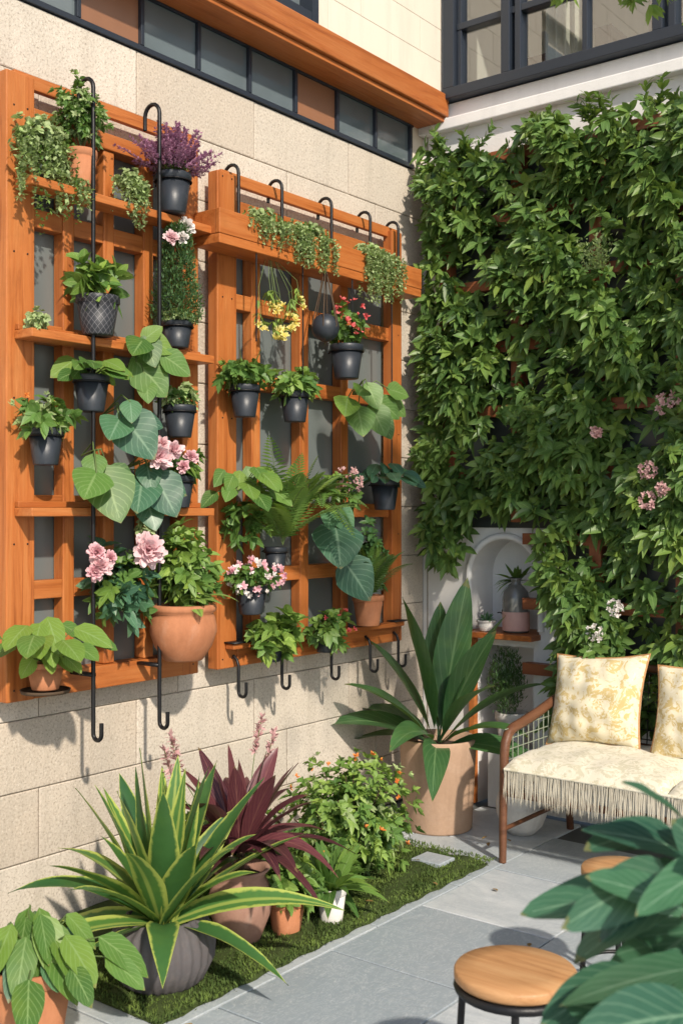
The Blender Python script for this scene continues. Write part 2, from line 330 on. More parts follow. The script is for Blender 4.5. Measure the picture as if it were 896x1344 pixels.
def pot(rt,c,r,h,mat,style='taper',name='pot'):
    mb=MB(); 
    if style=='taper': pr=[(0,0),(r*.68,0),(r*.7,.004),(r*.93,h*.8),(r*.93,h*.8),(r,h*.82),(r*1.0,h*.97),(r*.97,h),(r*.9,h),(r*.88,h*.86)]
    elif style=='round': pr=[(0,0),(r*.55,0),(r*.6,.005),(r*.85,h*.25),(r*.99,h*.5),(r*.99,h*.62),(r*.93,h*.78),(r*.88,h*.84),(r*.97,h*.88),(r*.99,h*.93),(r*.95,h*.99),(r*.86,h),(r*.83,h*.88)]
    elif style=='cyl': pr=[(0,0),(r*.84,0),(r*.87,.01),(r*.98,h*.9),(r,h*.985),(r*.985,h),(r*.93,h),(r*.92,h*.86)]
    elif style=='bowl': pr=[(0,0),(r*.5,0),(r*.8,h*.18),(r*.98,h*.45),(r,h*.65),(r*.9,h*.88),(r*.72,h*.97),(r*.72,h),(r*.66,h),(r*.64,h*.9)]
    elif style=='amph': pr=[(0,0),(r*.5,0),(r*.55,.006),(r*.9,h*.4),(r*.98,h*.6),(r*.85,h*.8),(r*.7,h*.87),(r*.82,h*.94),(r*.9,h*.98),(r*.86,h),(r*.74,h*.97),(r*.66,h*.88)]
    if mat=='greypot': lathe(mb,c,pr,180,.022,28)
    else: lathe(mb,c,pr,40)
    o=mb.build(name,M[mat],rt)
    if r<.2 and mat=='bpot':
        mb=MB(); th=np.linspace(0,2*pi,25); 
        tube(mb,np.stack([c[0]+r*1.01*np.cos(th),c[1]+r*1.01*np.sin(th),np.full(25,c[2]+h*.8)],1),.003,5)
        tube(mb,[(c[0]-r,c[1],c[2]+h*.8),(c[0]-r-.02,c[1],c[2]+h*.84),(c[0]-r-.03,c[1],c[2]+h*.8)],.003,5); mb.build('ring_bracket',M['black'],rt)
    mb=MB(); lathe(mb,(c[0],c[1],c[2]+h*.88),[(r*.92 if style!='amph' and style!='bowl' else r*.66,0),(r*.4,.006),(0,.008)],20); mb.build('soil',M['soil'],rt)
    return (c[0],c[1],c[2]+h*.9)
class Plant:
    def __init__(s,name,loc): s.rt=root(name,loc); s.d={}
    def g(s,mat):
        if mat not in s.d: s.d[mat]=MB()
        return s.d[mat]
    def done(s):
        for k,mb in s.d.items():
            if mb.n: mb.build('stems' if k in('stem','twig') else ('flowers' if k in('pink','hotpink','red','yellow','orange','whitepetal','heather','dusky') else 'foliage'),M[k],s.rt)
# ================================================================= GROUND
g=root('ground',(0,0,-.012)); mb=MB(); mb.add([(-100,-100,-.012),(100,-100,-.012),(100,100,-.012),(-100,100,-.012)],[[0,1,2,3]]); mb.build('ground_sheet',M['grout'],g)
pv=root('paving'); mb=MB()
def panel(mb,o,u,v,w,h,n,b,d,r=None):
    o,u,v,n=[np.array(a,float) for a in(o,u,v,n)]
    q=[o,o+u*w,o+u*w+v*h,o+v*h]; inn=[o+u*b+v*b,o+u*(w-b)+v*b,o+u*(w-b)+v*(h-b),o+u*b+v*(h-b)]
    V=[p-n*d for p in q]+[p-n*b*.6 for p in q]+inn
    mb.add(V,[[8,9,10,11]]+[[4+i,4+(i+1)%4,8+(i+1)%4,8+i] for i in range(4)]+[[i,(i+1)%4,4+(i+1)%4,4+i] for i in range(4)],r=R.random() if r is None else r)
tw=.55
for i in range(-2,11):
    for j in range(-14,3):
        x0=.94+i*tw; y0=-1.97+j*tw+(tw/2 if i%2 else 0)
        if x0<-.7 : continue
        x1=max(x0,0.0); w=tw-(x1-x0)
        y1=y0; hh=tw
        if y0>=0: continue
        if y0+tw>0: hh=-y0
        if w<.03 or hh<.03: continue
        panel(mb,(x1+.0035,y1+.0035,R.uniform(-.001,.001)),(1,0,0),(0,1,0),w-.007,hh-.007,(0,0,1),.003,.012)
mb.build('slate_tiles',M['tile'],pv,smooth=False)
ms=root('moss_strip'); mb=MB()
nx,ny=30,60; X,Y=np.meshgrid(np.linspace(.02,.9,nx),np.linspace(-2.72,-.84,ny),indexing='ij')
ed=np.minimum.reduce([(X-.0)/.04+1,(.9-X)/.03,(Y+2.72)/.03,(-.84-Y)/.03]); Z=.002+.02*np.clip(ed,0,1)+.006*np.sin(X*37+Y*11)*np.clip(ed,0,1)
X2=X+.006*np.sin(Y*40)*(X>.8); idx=np.arange(nx*ny).reshape(nx,ny)
F=np.stack([idx[:-1,:-1],idx[1:,:-1],idx[1:,1:],idx[:-1,1:]],-1).reshape(-1,4)
mb.add(np.stack([X2,Y,Z],-1).reshape(-1,3),F); mb.build('moss_bed',M['mossbed'],ms)
mb=MB(); n=24000; P=np.stack([R.uniform(.3,.92,n)+R.normal(0,.008,n),R.uniform(-2.74,-.82,n),np.full(n,.018)],1)
P=P[~((P[:,0]>.64)&(P[:,0]<.8)&(P[:,1]>-1.07)&(P[:,1]<-.93))]; n=len(P)
leaves(mb,P,runit(n)*.7+np.array([0,0,.8]),.012+.012*R.random(n),.005,p_lance,.1,.1,2,rnd=np.clip(.5+.35*np.sin(P[:,0]*23+2*np.sin(P[:,1]*11))+R.normal(0,.2,n),0,1)); mb.build('moss_blades',M['moss'],ms)
mb=MB(); panel(mb,(.65,-1.06,.034),(1,0,0),(0,1,0),.14,.12,(0,0,1),.004,.03,r=.2); mb.build('stepping_stone',M['tile'],ms,smooth=False)
fl=root('fallen_leaves'); mb=MB(); n=30; P=np.stack([R.uniform(.4,2.4,n),R.uniform(-3.0,-.3,n),np.full(n,.006)],1); P[P[:,0]<.93,2]=.036
leaves(mb,P,runit(n)*[1,1,.08],.032,.016,p_oval,0,.3,4,np.array([0,0,1.])+R.normal(0,.15,(n,3)),0,None,.06); mb.build('litter',M['dryleaf'],fl)
# ================================================================= LEFT WALL
W=root('stone_wall'); mb=MB(); bh=.2546; bw=.68
for c in range(13):
    z0=c*bh; off=(-2.47 if c%2==1 else -2.01)
    for j in range(-8,5):
        y0=off+j*bw; y1=min(y0+bw,0)
        if y0>=-.02 or y0<-7: continue
        panel(mb,(0+R.uniform(-.0015,.0015),y0+.002,z0+.002),(0,1,0),(0,0,1),y1-y0-.004,bh-.004,(1,0,0),.0035,.02)
mb.build('stone_blocks',M['stone'],W,smooth=False)
mb=MB(); box(mb,-.3,-.012,-7,.3,0,3.31); mb.build('wall_core',M['mortar'],W,smooth=False)
mb=MB(); gl=MB(); br=MB()
z0,z1=3.312,3.560
box(mb,-.10,.012,-7,-.10,z0,z0+.022); box(mb,-.10,.010,-7,-.102,z1-.03,z1)
ys=[-.13]; 
while ys[-1]>-7: ys.append(ys[-1]-.31)
for i,y in enumerate(ys):
    box(mb,-.098,.014,y-.009,y+.009,z0+.022,z1-.03)
    if i<len(ys)-1:
        tgt=br if i%4==2 else gl
        box(tgt,-.06,-.004,ys[i+1]+.009,y-.009,z0+.022,z1-.03)
mb.build('window_band_frame',M['navy'],W,smooth=False,bevel=.002); gl.build('window_band_glass',M['glass'],W,smooth=False); br.build('window_band_blinds',M['glassbrown'],W,smooth=False)
mb=MB(); box(mb,-.3,-.11,-7,-.02,3.31,3.56); box(mb,-.3,0.,-.10,.25,3.312,3.56); mb.build('band_backing',M['cream'],W,smooth=False)
mb=MB(); box(mb,-.1,.185,-7,-.035,3.565,3.68); mb.build('timber_beam',M['woody'],W,smooth=False,bevel=.006)
mb=MB(); box(mb,-.1,.165,-7,-.038,3.54,3.563); mb.build('timber_fascia',M['woody'],W,smooth=False,bevel=.003)
mb=MB()
for c in range(14):
    for j in range(-14,1):
        y0=j*.5+(.25 if c%2 else 0); y1=min(y0+.5,-.002)
        if y0>-.01: continue
        za=3.682+c*.17
        if za+.17>3.70 and za<4.4 and y1>-1.95 and y0<-1.08:
            if y0<-1.95 : y1=-1.95
            elif y1>-1.08: y0=-1.08
            else: continue
        if y1-y0<.02: continue
        panel(mb,(.15,y0+.001,za+.001),(0,1,0),(0,0,1),y1-y0-.002,.168,(1,0,0),.002,.02)
mb.build('upper_storey_cladding',M['cream'],W,smooth=False)
mb=MB(); box(mb,-.3,.13,-7,-1.96,3.682,6.05); box(mb,-.3,.13,-1.07,0,3.682,6.05); box(mb,-.3,.05,-1.96,-1.07,3.682,6.05);mb.build('upper_storey_core',M['cream'],W,smooth=False)
mb=MB(); box(mb,.06,.165,-1.94,-1.90,3.69,4.4); box(mb,.06,.165,-1.13,-1.085,3.69,4.4); box(mb,.06,.163,-1.90,-1.13,3.69,3.73); box(mb,.06,.163,-1.53,-1.49,3.73,4.4); mb.build('upper_window_frame',M['navy'],W,smooth=False)
mb=MB(); box(mb,.07,.09,-1.9,-1.13,3.73,4.4); mb.build('upper_window_glass',M['glass'],W,smooth=False)
# ================================================================= BACK WALL
B=root('plaster_wall'); mb=MB()
def quad(mb,x0,x1,z0,z1,y=0): mb.add([(x0,y,z0),(x1,y,z0),(x1,y,z1),(x0,y,z1)],[[0,1,2,3]])
xa,xb=.299,.691; xc=(xa+xb)/2; rr=(xb-xa)/2; zs=1.17; sill=.885; dp=.22
quad(mb,0,xa,0,3.5); quad(mb,xb,6,0,3.5)
n=24; th=np.linspace(pi,0,n+1); ax=xc+rr*np.cos(th); az=zs+rr*np.sin(th)
for i in range(n): mb.add([(ax[i],0,az[i]),(ax[i+1],0,az[i+1]),(ax[i+1],0,3.5),(ax[i],0,3.5)],[[0,1,2,3]])
for i in range(n): mb.add([(ax[i],0,az[i]),(ax[i+1],0,az[i+1]),(ax[i+1],dp,az[i+1]),(ax[i],dp,az[i])],[[0,1,2,3]])
mb.add([(xa,0,sill),(xa,0,zs),(xa,dp,zs),(xa,dp,sill)],[[0,1,2,3]]); mb.add([(xb,0,sill),(xb,0,zs),(xb,dp,zs),(xb,dp,sill)],[[0,1,2,3]])
quad(mb,xa-.01,xb+.01,sill-.02,zs+rr+.02,dp); mb.add([(xa,0,sill),(xb,0,sill),(xb,dp,sill),(xa,dp,sill)],[[0,1,2,3]])
quad(mb,xa,xb,.82,sill); xl,xr=.34,.66; quad(mb,xa,xl,0,.82); quad(mb,xr,xb,0,.82); quad(mb,xl-.01,xr+.01,0,.83,dp+.02)
for x in(xl,xr): mb.add([(x,0,0),(x,0,.82),(x,dp+.02,.82),(x,dp+.02,0)],[[0,1,2,3]])
mb.add([(xl,0,.82),(xr,0,.82),(xr,dp+.02,.82),(xl,dp+.02,.82)],[[0,1,2,3]])
mb.build('plaster_face',M['white'],B,smooth=False)
mb=MB(); tube(mb,[(xa-.012,-.004,sill+.02)]+[(xc+(rr+.012)*math.cos(t),-.004,zs+(rr+.012)*math.sin(t)) for t in th]+[(xb+.012,-.004,sill+.02)],.018,8); mb.build('niche_trim',M['white'],B)
mb=MB(); box(mb,.22,.70,-.10,dp-.005,.862,.89); box(mb,.302,.338,-.03,.05,0,.862); mb.build('timber_shelf',M['woody'],B,smooth=False,bevel=.003)
mb=MB(); box(mb,0,6,-.05,.3,3.5,3.56); box(mb,-.3,.158,-.045,.3,3.56,6.05); box(mb,.158,6,-.012,.3,3.56,3.645); box(mb,.15,6,.001,.3,4.62,6.05); mb.build('upper_band',M['white'],B,smooth=False,bevel=.006)
mb=MB(); box(mb,.025,.032,-.002,.01,0,3.5); mb.build('wall_joint',M['mortar'],B,smooth=False)
mb=MB(); Z0,Z1=3.65,4.6
box(mb,.165,6,-.07,.03,Z0,Z0+.055); box(mb,.165,.235,-.068,.03,Z0+.055,Z1)
for x in (.51,1.30,2.1,2.9): box(mb,x,x+.05,-.066,.028,Z0+.055,Z1); box(mb,x+.07,x+.105,-.05,.02,Z0+.055,Z1)
box(mb,.235,6,-.045,.015,4.0,4.035); box(mb,.235,.265,-.04,.02,Z0+.055,Z1)
for x in(.94,1.73): box(mb,x,x+.03,-.04,.014,Z0+.055,Z1)
box(mb,.165,6,-.07,.03,Z1,Z1+.05)
mb.build('window_frame',M['navy'],B,smooth=False,bevel=.004)
mb=MB(); quad(mb,.2,6,Z0+.02,Z1,-.01); mb.build('window_glass',M['clear'],B,smooth=False)
mb=MB(); quad(mb,.17,6,3.2,5,1.3); mb.add([(.17,.05,3.2),(.17,.05,5),(.17,1.3,5),(.17,1.3,3.2)],[[0,1,2,3]]); mb.add([(.17,.05,4.62),(6,.05,4.62),(6,1.3,4.62),(.17,1.3,4.62)],[[0,1,2,3]]);mb.build('room_interior',M['cream'],B,smooth=False)
mb=MB(); 
for x in (.28,.75,1.05,1.5,2.2): box(mb,x,x+R.uniform(.08,.25),.5,.7,3.2,R.uniform(3.85,4.2))
mb.build('room_furniture',M['seatwood'],B,smooth=False)
mb=MB(); 
for x0_,x1_ in((.66,.9),(1.42,1.7)): 
    xx=np.linspace(x0_,x1_,30); 
    for i in range(29):
        ya=.14+.02*math.sin(xx[i]*120); yb=.14+.02*math.sin(xx[i+1]*120)
        mb.add([(xx[i],ya,3.6),(xx[i+1],yb,3.6),(xx[i+1],yb,4.6),(xx[i],ya,4.6)],[[0,1,2,3]])
mb.build('curtain',M['fringe'],B)
# ================================================================= TRELLISES
def trellis(name,y0,y1,z0,z1,vs,rails,shelf,xb=.012):
    rt=root(name,(0.05,y0,z0)); v=MB();h=MB();p=MB()
    sw=.115
    box(v,xb,.10,y0,y0+sw,z0,z1); box(v,xb,.10,y1-sw*.75,y1,z0,z1)
    box(h,xb+.002,.102,y0+sw+.001,y1-sw*.75-.001,z0+.002,z0+.085)
    box(h,xb+.002,.095,y0+sw+.001,y1-sw*.75-.001,z1-.16,z1-.10)
    for (a,b) in vs: box(v,.03,.085,a,b,z0+.087,z1-.162)
    yy=[y0+sw]+[q for ab in vs for q in ab]+[y1-sw*.75]
    for z in rails:
        for a,b in zip(yy[::2],yy[1::2]):
            if b-a>.01: box(h,.032,.083,a+.001,b-.001,z-.005,z+.06)
    box(p,.008,.026,y0+sw-.01,y1-sw*.75+.01,z0+.05,z1-.12)
    for z in shelf: box(h,.104,.20,y0+.03,y1-.01,z-.03,z); box(h,.104,.125,y0+.031,y1-.011,z+.001,z+.022)
    box(h,.05,.075,y0+.05,y1-.005,z1-.03,z1+.02)
    for (yy_,zz) in ((y0+.02,z0+.2),(y0+.02,z1-.3),(y1-.05,z0+.2),(y1-.05,z1-.3)): box(h,.001,xb-.001,yy_,yy_+.03,zz,zz+.05)
    v.build('uprights',M['woodz'],rt,smooth=False,bevel=.004); h.build('rails',M['woody'],rt,smooth=False,bevel=.003); p.build('glass_panels',M['pane'],rt,smooth=False)
    sc_=MB()
    for yy_ in (y0+.03,y0+.085,y1-.03):
        for zz in np.arange(z0+.04,z1,.5): box(sc_,.1,.1025,yy_-.003,yy_+.003,zz-.003,zz+.003)
    sc_.build('screws',M['black'],rt,bevel=.001)
    return rt
t1=trellis('wooden_trellis',-2.677,-1.772,.85,3.005,[(-2.43,-2.38),(-2.245,-2.195),(-2.05,-2.0)],[2.50,2.10,1.50,1.20],[2.633,2.12,1.515])
t2=trellis('wooden_trellis',-1.664,-.343,.85,2.91,[(-1.44,-1.385),(-1.12,-1.06),(-.82,-.765)],[2.36,2.03,1.48,1.2],[],.045)
mb=MB(); box(mb,.104,.245,-1.80,-.383,2.562,2.60); box(mb,.225,.247,-1.802,-.381,2.601,2.70); box(mb,.104,.224,-1.80,-1.78,2.601,2.70); box(mb,.104,.224,-.403,-.383,2.601,2.70)
mb.build('planter_shelf',M['woody'],t2,smooth=False,bevel=.003)
mb=MB(); box(mb,.104,.15,-1.62,-.39,.932,.955); mb.build('bottom_ledge',M['woody'],t2,smooth=False,bevel=.003)
def rod(rt,y,zt,zb,x=.115,full=True):
    mb=MB(); a=np.linspace(0,pi,9)
    top=[(x-.04+.04*math.cos(t),y,zt-.04+.04*math.sin(t)) for t in a][::-1]
    top=[(x-.08,y,zt-.09)]+top
    bot=[(x+.022-.022*math.cos(t),y,zb+.02-.022*math.sin(t)) for t in a]+[(x+.044,y,zb+.06)]
    if full: tube(mb,top+[(x,y,zt-.4),(x,y,(zt+zb)/2),(x,y,zb+.2)]+bot,.0078,8); box(mb,.10,x,y-.012,y+.012,2.0,2.012); box(mb,.10,x,y-.012,y+.012,.92,.932)
    else:
        tube(mb,top+[(x,y,zt-.28)],.0075,8)
        tube(mb,[(x-.03,y,.90),(x-.01,y,.885),(x,y,.86),(x,y,zb+.06)]+bot,.007,8)
        box(mb,.10,.16,y-.05,y+.05,.956,.962)
    mb.build('iron_hook',M['black'],rt)
rod(t1,-2.40,3.035,.70,.215); rod(t1,-2.088,3.035,.695,.215)
for y in(-1.575,-1.301,-.956,-.657,-.423): rod(t2,y,2.95,.735,.135,False)
mb=MB()
for y,za,zb_ in((-1.575,2.56,2.20),(-1.28,2.56,2.01),(-.93,2.56,2.26),(-.62,2.56,1.65)): tube(mb,[(.235,y,za),(.236,y,(za+zb_)/2),(.235,y,zb_)],.0035,6)
mb.build('hanging_wires',M['black'],t2)
# ================================================================= WALL PLANTS
def hp(name,y,zb,zt,r,mat='bpot',x=None,style='taper'):
    x=.125+r if x is None else x
    p=Plant(name,(x,y,zb)); c=pot(p.rt,(x,y,zb),r,zt-zb,mat,style); return p,c
OUT=(1,-.45,0)
p,c=hp('potted_herb',-2.41,2.637,2.78,.058,'terra',x=.16); bush(p.g('leafmid'),(c[0],c[1],2.91),(.09,.105,.13),300,6,.022,.010,shell=.1,spread=1.0); bush(p.g('leafpale'),(c[0],c[1],2.92),(.095,.105,.13),90,6,.02,.009)
for i in range(14): tube(p.g('stem'),[c,np.array(c)+[R.normal(0,.03),R.normal(0,.04),.16]],.0015,4)
p.done()
p=Plant('trailing_succulent',(.16,-2.59,2.78)); trailing(p.g('leafpale'),(.13,-2.58,2.76),.085,36,.24,leaf=.02,step=.013); bush(p.g('leafpale'),(.15,-2.58,2.80),(.06,.10,.06),110,5,.022,.015,prof=p_round); trailing(p.g('leafmid'),(.13,-2.55,2.74),.09,9,.3,leaf=.014,step=.012); trailing(p.g('leafpale'),(.16,-2.45,2.64),.03,12,.12,leaf=.017,step=.012); p.done()
p,c=hp('potted_heather',-2.0,2.64,2.79,.07)
for i in range(130):
    th=R.random()*6.28;e=R.uniform(.35,1.5);d=np.array([math.cos(th)*math.cos(e)*1.0,math.sin(th)*math.cos(e)*1.25,math.sin(e)]);l=R.uniform(.12,.21)
    s=np.linspace(.1,1,24);P=np.array(c)+d*l*s[:,None]+R.normal(0,.002,(24,3)); tube(p.g('twig'),P[::6],.001,3)
    for q in range(4): leaves(p.g('heather'),P[8:],runit(16)+d,.015,.009,p_lance,0,.2,2)
    leaves(p.g('leafmid'),P[:10],runit(10)+d,.013,.005,p_lance,0,.2,2)
p.done()
p=Plant('trailing_succulent',(.16,-2.17,2.74)); trailing(p.g('leafpale'),(.13,-2.172,2.71),.06,30,.17,leaf=.016); bush(p.g('leafpale'),(.15,-2.17,2.74),(.05,.065,.035),60,5,.02,.014,prof=p_round); p.done()
p,c=hp('potted_gardenia',-2.37,2.125,2.265,.078,'dpot'); bush(p.g('leafbright'),(c[0],c[1],2.33),(.06,.085,.055),14,6,.08,.042,prof=p_oval,k=5,spread=.9,shell=.1,up=.8); bush(p.g('leafmid'),(c[0],c[1],2.31),(.05,.07,.05),9,6,.08,.04,prof=p_oval,k=5,shell=.1,up=.7); p.done()
p,c=hp('potted_dwarf_conifer',-1.972,2.13,2.23,.062)
for i in range(1100):
    h=R.random(); rad=.085*(1-h)**.55+.008; th=R.random()*6.28
    P0=np.array(c)+[rad*math.cos(th)*R.random()**.4,rad*math.sin(th)*R.random()**.4,h*.36]; D=nrm(np.array([math.cos(th),math.sin(th),1.3]))
    s=np.linspace(0,.035,5)[:,None]; leaves(p.g('conifer'),P0+D*s,runit(5)+D,.018,.0065,p_lance,0,.1,2)
tube(p.g('twig'),[c,np.array(c)+[0,0,.36]],.004,5); pom(p.g('whitepetal'),(c[0]+.02,-1.945,2.60),.045); pom(p.g('pink'),(c[0]+.03,-2.03,2.535),.038); pom(p.g('whitepetal'),(c[0]+.05,-1.99,2.54),.03); trailing(p.g('leafpale'),(c[0],c[1],2.235),.05,26,.03,leaf=.018,crown=.06); p.done()
p=Plant('small_sedum',(.17,-2.6,2.13)); bush(p.g('leafpale'),(.17,-2.6,2.155),(.04,.045,.04),60,5,.018,.013,prof=p_round); p.done()
p,c=hp('potted_hosta',-2.387,1.855,1.985,.064); petioled(p.g('leafmid'),p.g('stem'),c,14,.10,.10,.065,prof=p_oval,lobe=.02,outward=OUT,e0=.5,e1=1.5,tip=.3); p.done()
p,c=hp('potted_geranium',-2.58,1.66,1.785,.06); bush(p.g('leafmid'),(c[0],c[1],1.82),(.075,.105,.055),38,6,.045,.024,prof=p_oval); bush(p.g('leafpale'),(c[0],c[1],1.83),(.07,.09,.05),16,6,.04,.014)
for i in range(7):
    q=np.array(c)+[R.normal(.02,.02),R.normal(0,.05),R.uniform(.08,.14)]; tube(p.g('stem'),[c,q],.0015,4); florets(p.g('orange' if i<2 else 'leafpale'),q+R.normal(0,.006,(3,3)),.011)
p.done()
p,c=hp('potted_sage',-1.96,1.787,1.91,.064); bush(p.g('leafpale'),(c[0],c[1],1.94),(.06,.085,.045),40,6,.032,.015); bush(p.g('leafmid'),(c[0],c[1],1.94),(.06,.085,.045),30,6,.032,.015); p.done()
p,c=hp('potted_ivy_with_roses',-1.97,1.517,1.64,.064); bush(p.g('leafmid'),(c[0],c[1],1.675),(.08,.12,.055),52,6,.045,.024,prof=p_oval)
for q in((.30,-2.17,1.70,.062),(.28,-2.085,1.725,.052),(.27,-2.13,1.745,.042),(.26,-1.97,1.71,.035),(.28,-2.03,1.67,.034),(.27,-2.12,1.68,.04)): pom(p.g('pink' if q[3]>.041 else 'hotpink'),q[:3],q[3]); tube(p.g('stem'),[c,q[:3]],.002,4)
p.done()
def bigleaves(name,c,lst,mat='leafblue'):
    p=Plant(name,c)
    for (y,z,L,Wd,roll) in lst:
        L*=.82
        x=.24+R.random()*.06; D=nrm(np.array([.45,math.sin(roll)-.1,-math.cos(roll)*.9])); U=np.array([.85,-.65,.45])
        P0=np.array([x,y,z])-D*L*.45; tube(p.g('stem'),[c,(np.array(c)+P0)/2+[.03,0,.05],P0],.003,5)
        leaves(p.g(mat),P0,D,L,Wd,p_heart,.12,.13,10,U,.16,None,.012)
    return p
p=bigleaves('pothos_plant',(.15,-2.2,2.02),[(-2.165,2.0,.19,.17,.7),(-2.24,2.10,.14,.11,-.9),(-2.13,2.12,.13,.10,1.2),(-2.18,2.09,.13,.11,.2),(-2.08,2.05,.14,.11,1.0),(-2.19,1.94,.1,.08,-.2),(-2.16,2.16,.11,.07,2.4)],'leafmid'); p.done()
p=bigleaves('pothos_plant',(.14,-2.3,1.85),[(-2.26,1.78,.21,.19,.6),(-2.35,1.80,.15,.13,-.8),(-2.30,1.86,.10,.08,-.2),(-2.19,1.83,.11,.08,1.3)]); p.done()
p=bigleaves('caladium_plant',(.15,-2.4,1.70),[(-2.38,1.57,.22,.19,.15),(-2.47,1.60,.17,.15,-.8),(-2.31,1.62,.13,.11,.9),(-2.42,1.66,.11,.09,-.2)],'leafmid'); p.done()
p=bigleaves('caladium_plant',(.15,-2.2,1.66),[(-2.14,1.57,.19,.17,.4),(-2.23,1.57,.18,.16,-.5),(-2.17,1.50,.14,.12,.1),(-2.07,1.60,.14,.11,1.1),(-2.18,1.63,.12,.10,-.1)]); bush(p.g('leafpale'),(.24,-2.17,1.45),(.035,.04,.04),40,5,.02,.014); p.done()
p=Plant('pink_dahlia_plant',(.14,-2.27,1.12)); bush(p.g('leafblue'),(.2,-2.27,1.24),(.08,.13,.14),56,6,.06,.034,prof=p_oval,k=4); bush(p.g('leafmid'),(.2,-2.27,1.22),(.07,.125,.14),26,6,.055,.03,prof=p_oval,k=4)
for q in((.29,-2.215,1.36,.075,'pink'),(.27,-2.43,1.36,.038,'hotpink'),(.27,-2.415,1.31,.05,'pink'),(.27,-2.44,1.29,.036,'hotpink'),(.28,-2.38,1.34,.03,'hotpink')): pom(p.g(q[4]),q[:3],q[3],n=120); tube(p.g('stem'),[(.14,-2.27,1.15),q[:3]],.0025,4)
p.done()
p,c=hp('potted_basil',-1.985,.937,1.150,.128,'terra',.235,'round'); bush(p.g('leafbright'),(.23,-1.985,1.31),(.10,.12,.14),64,7,.055,.026,prof=p_oval,k=4); bush(p.g('leafmid'),(.23,-1.96,1.25),(.10,.17,.10),44,7,.05,.026,prof=p_oval,k=4); fern(p.g('leafbright'),p.g('stem'),c,9,.26,(-1.2,2.2),(.5,1.2),.04)
for i in range(10): tube(p.g('stem'),[c,np.array(c)+[R.normal(0,.03),R.normal(0,.05),.2]],.0025,5)
p.done()
p,c=hp('potted_philodendron',-2.585,.897,.99,.066,'terra',.19); petioled(p.g('leafmid'),p.g('stem'),c,12,.19,.13,.075,prof=p_oval,lobe=.03,outward=(.5,-.3,0),e0=.8,e1=1.5,tip=.25); petioled(p.g('leafbright'),p.g('stem'),c,9,.10,.09,.055,prof=p_oval,lobe=.03,outward=(.6,-.3,0),e0=.5,e1=1.3,tip=.5); fern(p.g('leafpale'),p.g('stem'),c,6,.16,(.5,2.),(.2,.8),.02,w=.006); lathe(p.g('twig'),(.19,-2.585,.885),[(0,0),(.08,0),(.085,.012),(.08,.012)]); p.done()
p=Plant('philodendron_plant',(.2,-2.95,1.2)); petioled(p.g('leafdark'),p.g('stem'),(.15,-2.93,1.08),4,.13,.12,.06,prof=p_oval,outward=(.5,.2,0),e0=.8,e1=1.3,tip=.3); pot(p.rt,(.11,-2.95,.98),.06,.11,'bpot'); p.done()
# --- trellis 2
for (y,w,l,n) in((-1.50,.10,.10,42),(-1.22,.14,.15,60),(-.72,.14,.22,60)):
    p=Plant('trailing_succulent',(.22,y,2.69)); trailing(p.g('leafpale'),(.215,y,2.69),w,n,l,leaf=.016,crown=.04); bush(p.g('leafpale'),(.2,y,2.73),(.05,w,.035),int(n*1.6),5,.021,.014,prof=p_round); bush(p.g('leafmid'),(.19,y,2.73),(.05,w,.03),int(n*.5),5,.02,.01); p.done()
p=Plant('hanging_yellow_flowers',(.2,-1.45,2.56))
for i in range(9):
    y=-1.42+R.uniform(-.13,.14); z=R.uniform(2.2,2.42); q=np.array([.24,y,z]); tube(p.g('stem'),[(.2,-1.45+(y+1.45)*.3,2.56),(.22,y,(z+2.6)/2),q],.0015,4); whorls(p.g('leafbright'),[(.22,y,(z+2.5)/2),(.23,y,z+.03),(.22,y,z+.07)],[(0,.3,-1),(1,0,-1),(0,-.3,-1)],5,.045,.010)
    florets(p.g('yellow'),q+R.normal(0,.012,(5,3)),.02,6)
p.done()
p=Plant('hanging_globe_planter',(.24,-1.13,2.315)); mb=MB(); a=np.linspace(-pi/2,1.15,14); lathe(mb,(.24,-1.13,2.315),[(.062*math.cos(t),.062*math.sin(t)) for t in a],32); mb.build('globe',M['bpot'],p.rt)
mb=MB()
for i in range(6):
    t=i*pi/3; tube(mb,[(.24,-1.13,2.58),(.24+.045*math.cos(t),-1.13+.045*math.sin(t),2.40),(.24+.064*math.cos(t),-1.13+.064*math.sin(t),2.32),(.24+.03*math.cos(t),-1.13+.03*math.sin(t),2.262),(.24,-1.13,2.25)],.0028,5)
mb.build('macrame_cords',M['twig'],p.rt); mb=MB(); lathe(mb,(.24,-1.13,2.345),[(.05,0),(0,.006)],20); mb.build('soil',M['soil'],p.rt); p.done()
p,c=hp('potted_red_begonia',-.93,2.11,2.265,.078); bush(p.g('leafmid'),(c[0],c[1],2.35),(.08,.11,.10),60,6,.035,.02,prof=p_oval); C=np.array(c)+[0,0,.13]+runit(34)*[.085,.115,.10]; florets(p.g('red'),C,.018,7); p.done()
p,c=hp('potted_ivy',-1.595,1.89,2.022,.064); bush(p.g('leafmid'),(c[0],c[1],2.07),(.08,.12,.055),50,6,.045,.026,prof=p_oval); rosette(p.g('leafbright'),c,9,.2,.035,.5,1.4,droop=.3); p.done()
p,c=hp('potted_ivy',-1.28,1.89,2.022,.066); bush(p.g('leafbright'),(c[0],c[1],2.06),(.08,.14,.05),44,6,.042,.022,prof=p_oval); bush(p.g('leafmid'),(c[0],c[1],2.05),(.08,.14,.05),38,6,.045,.022); p.done()
p=bigleaves('pothos_plant',(.16,-.83,2.05),[(-1.0,1.98,.15,.13,-.7),(-.92,1.92,.17,.15,-.2),(-.80,1.93,.17,.15,.3),(-.70,1.99,.15,.12,.9),(-.82,2.04,.14,.12,.2),(-.95,2.05,.13,.1,-1.2),(-.73,1.90,.13,.11,.4),(-.65,2.07,.13,.10,1.4),(-.60,2.0,.12,.10,.9)],'leafmid'); p.done()
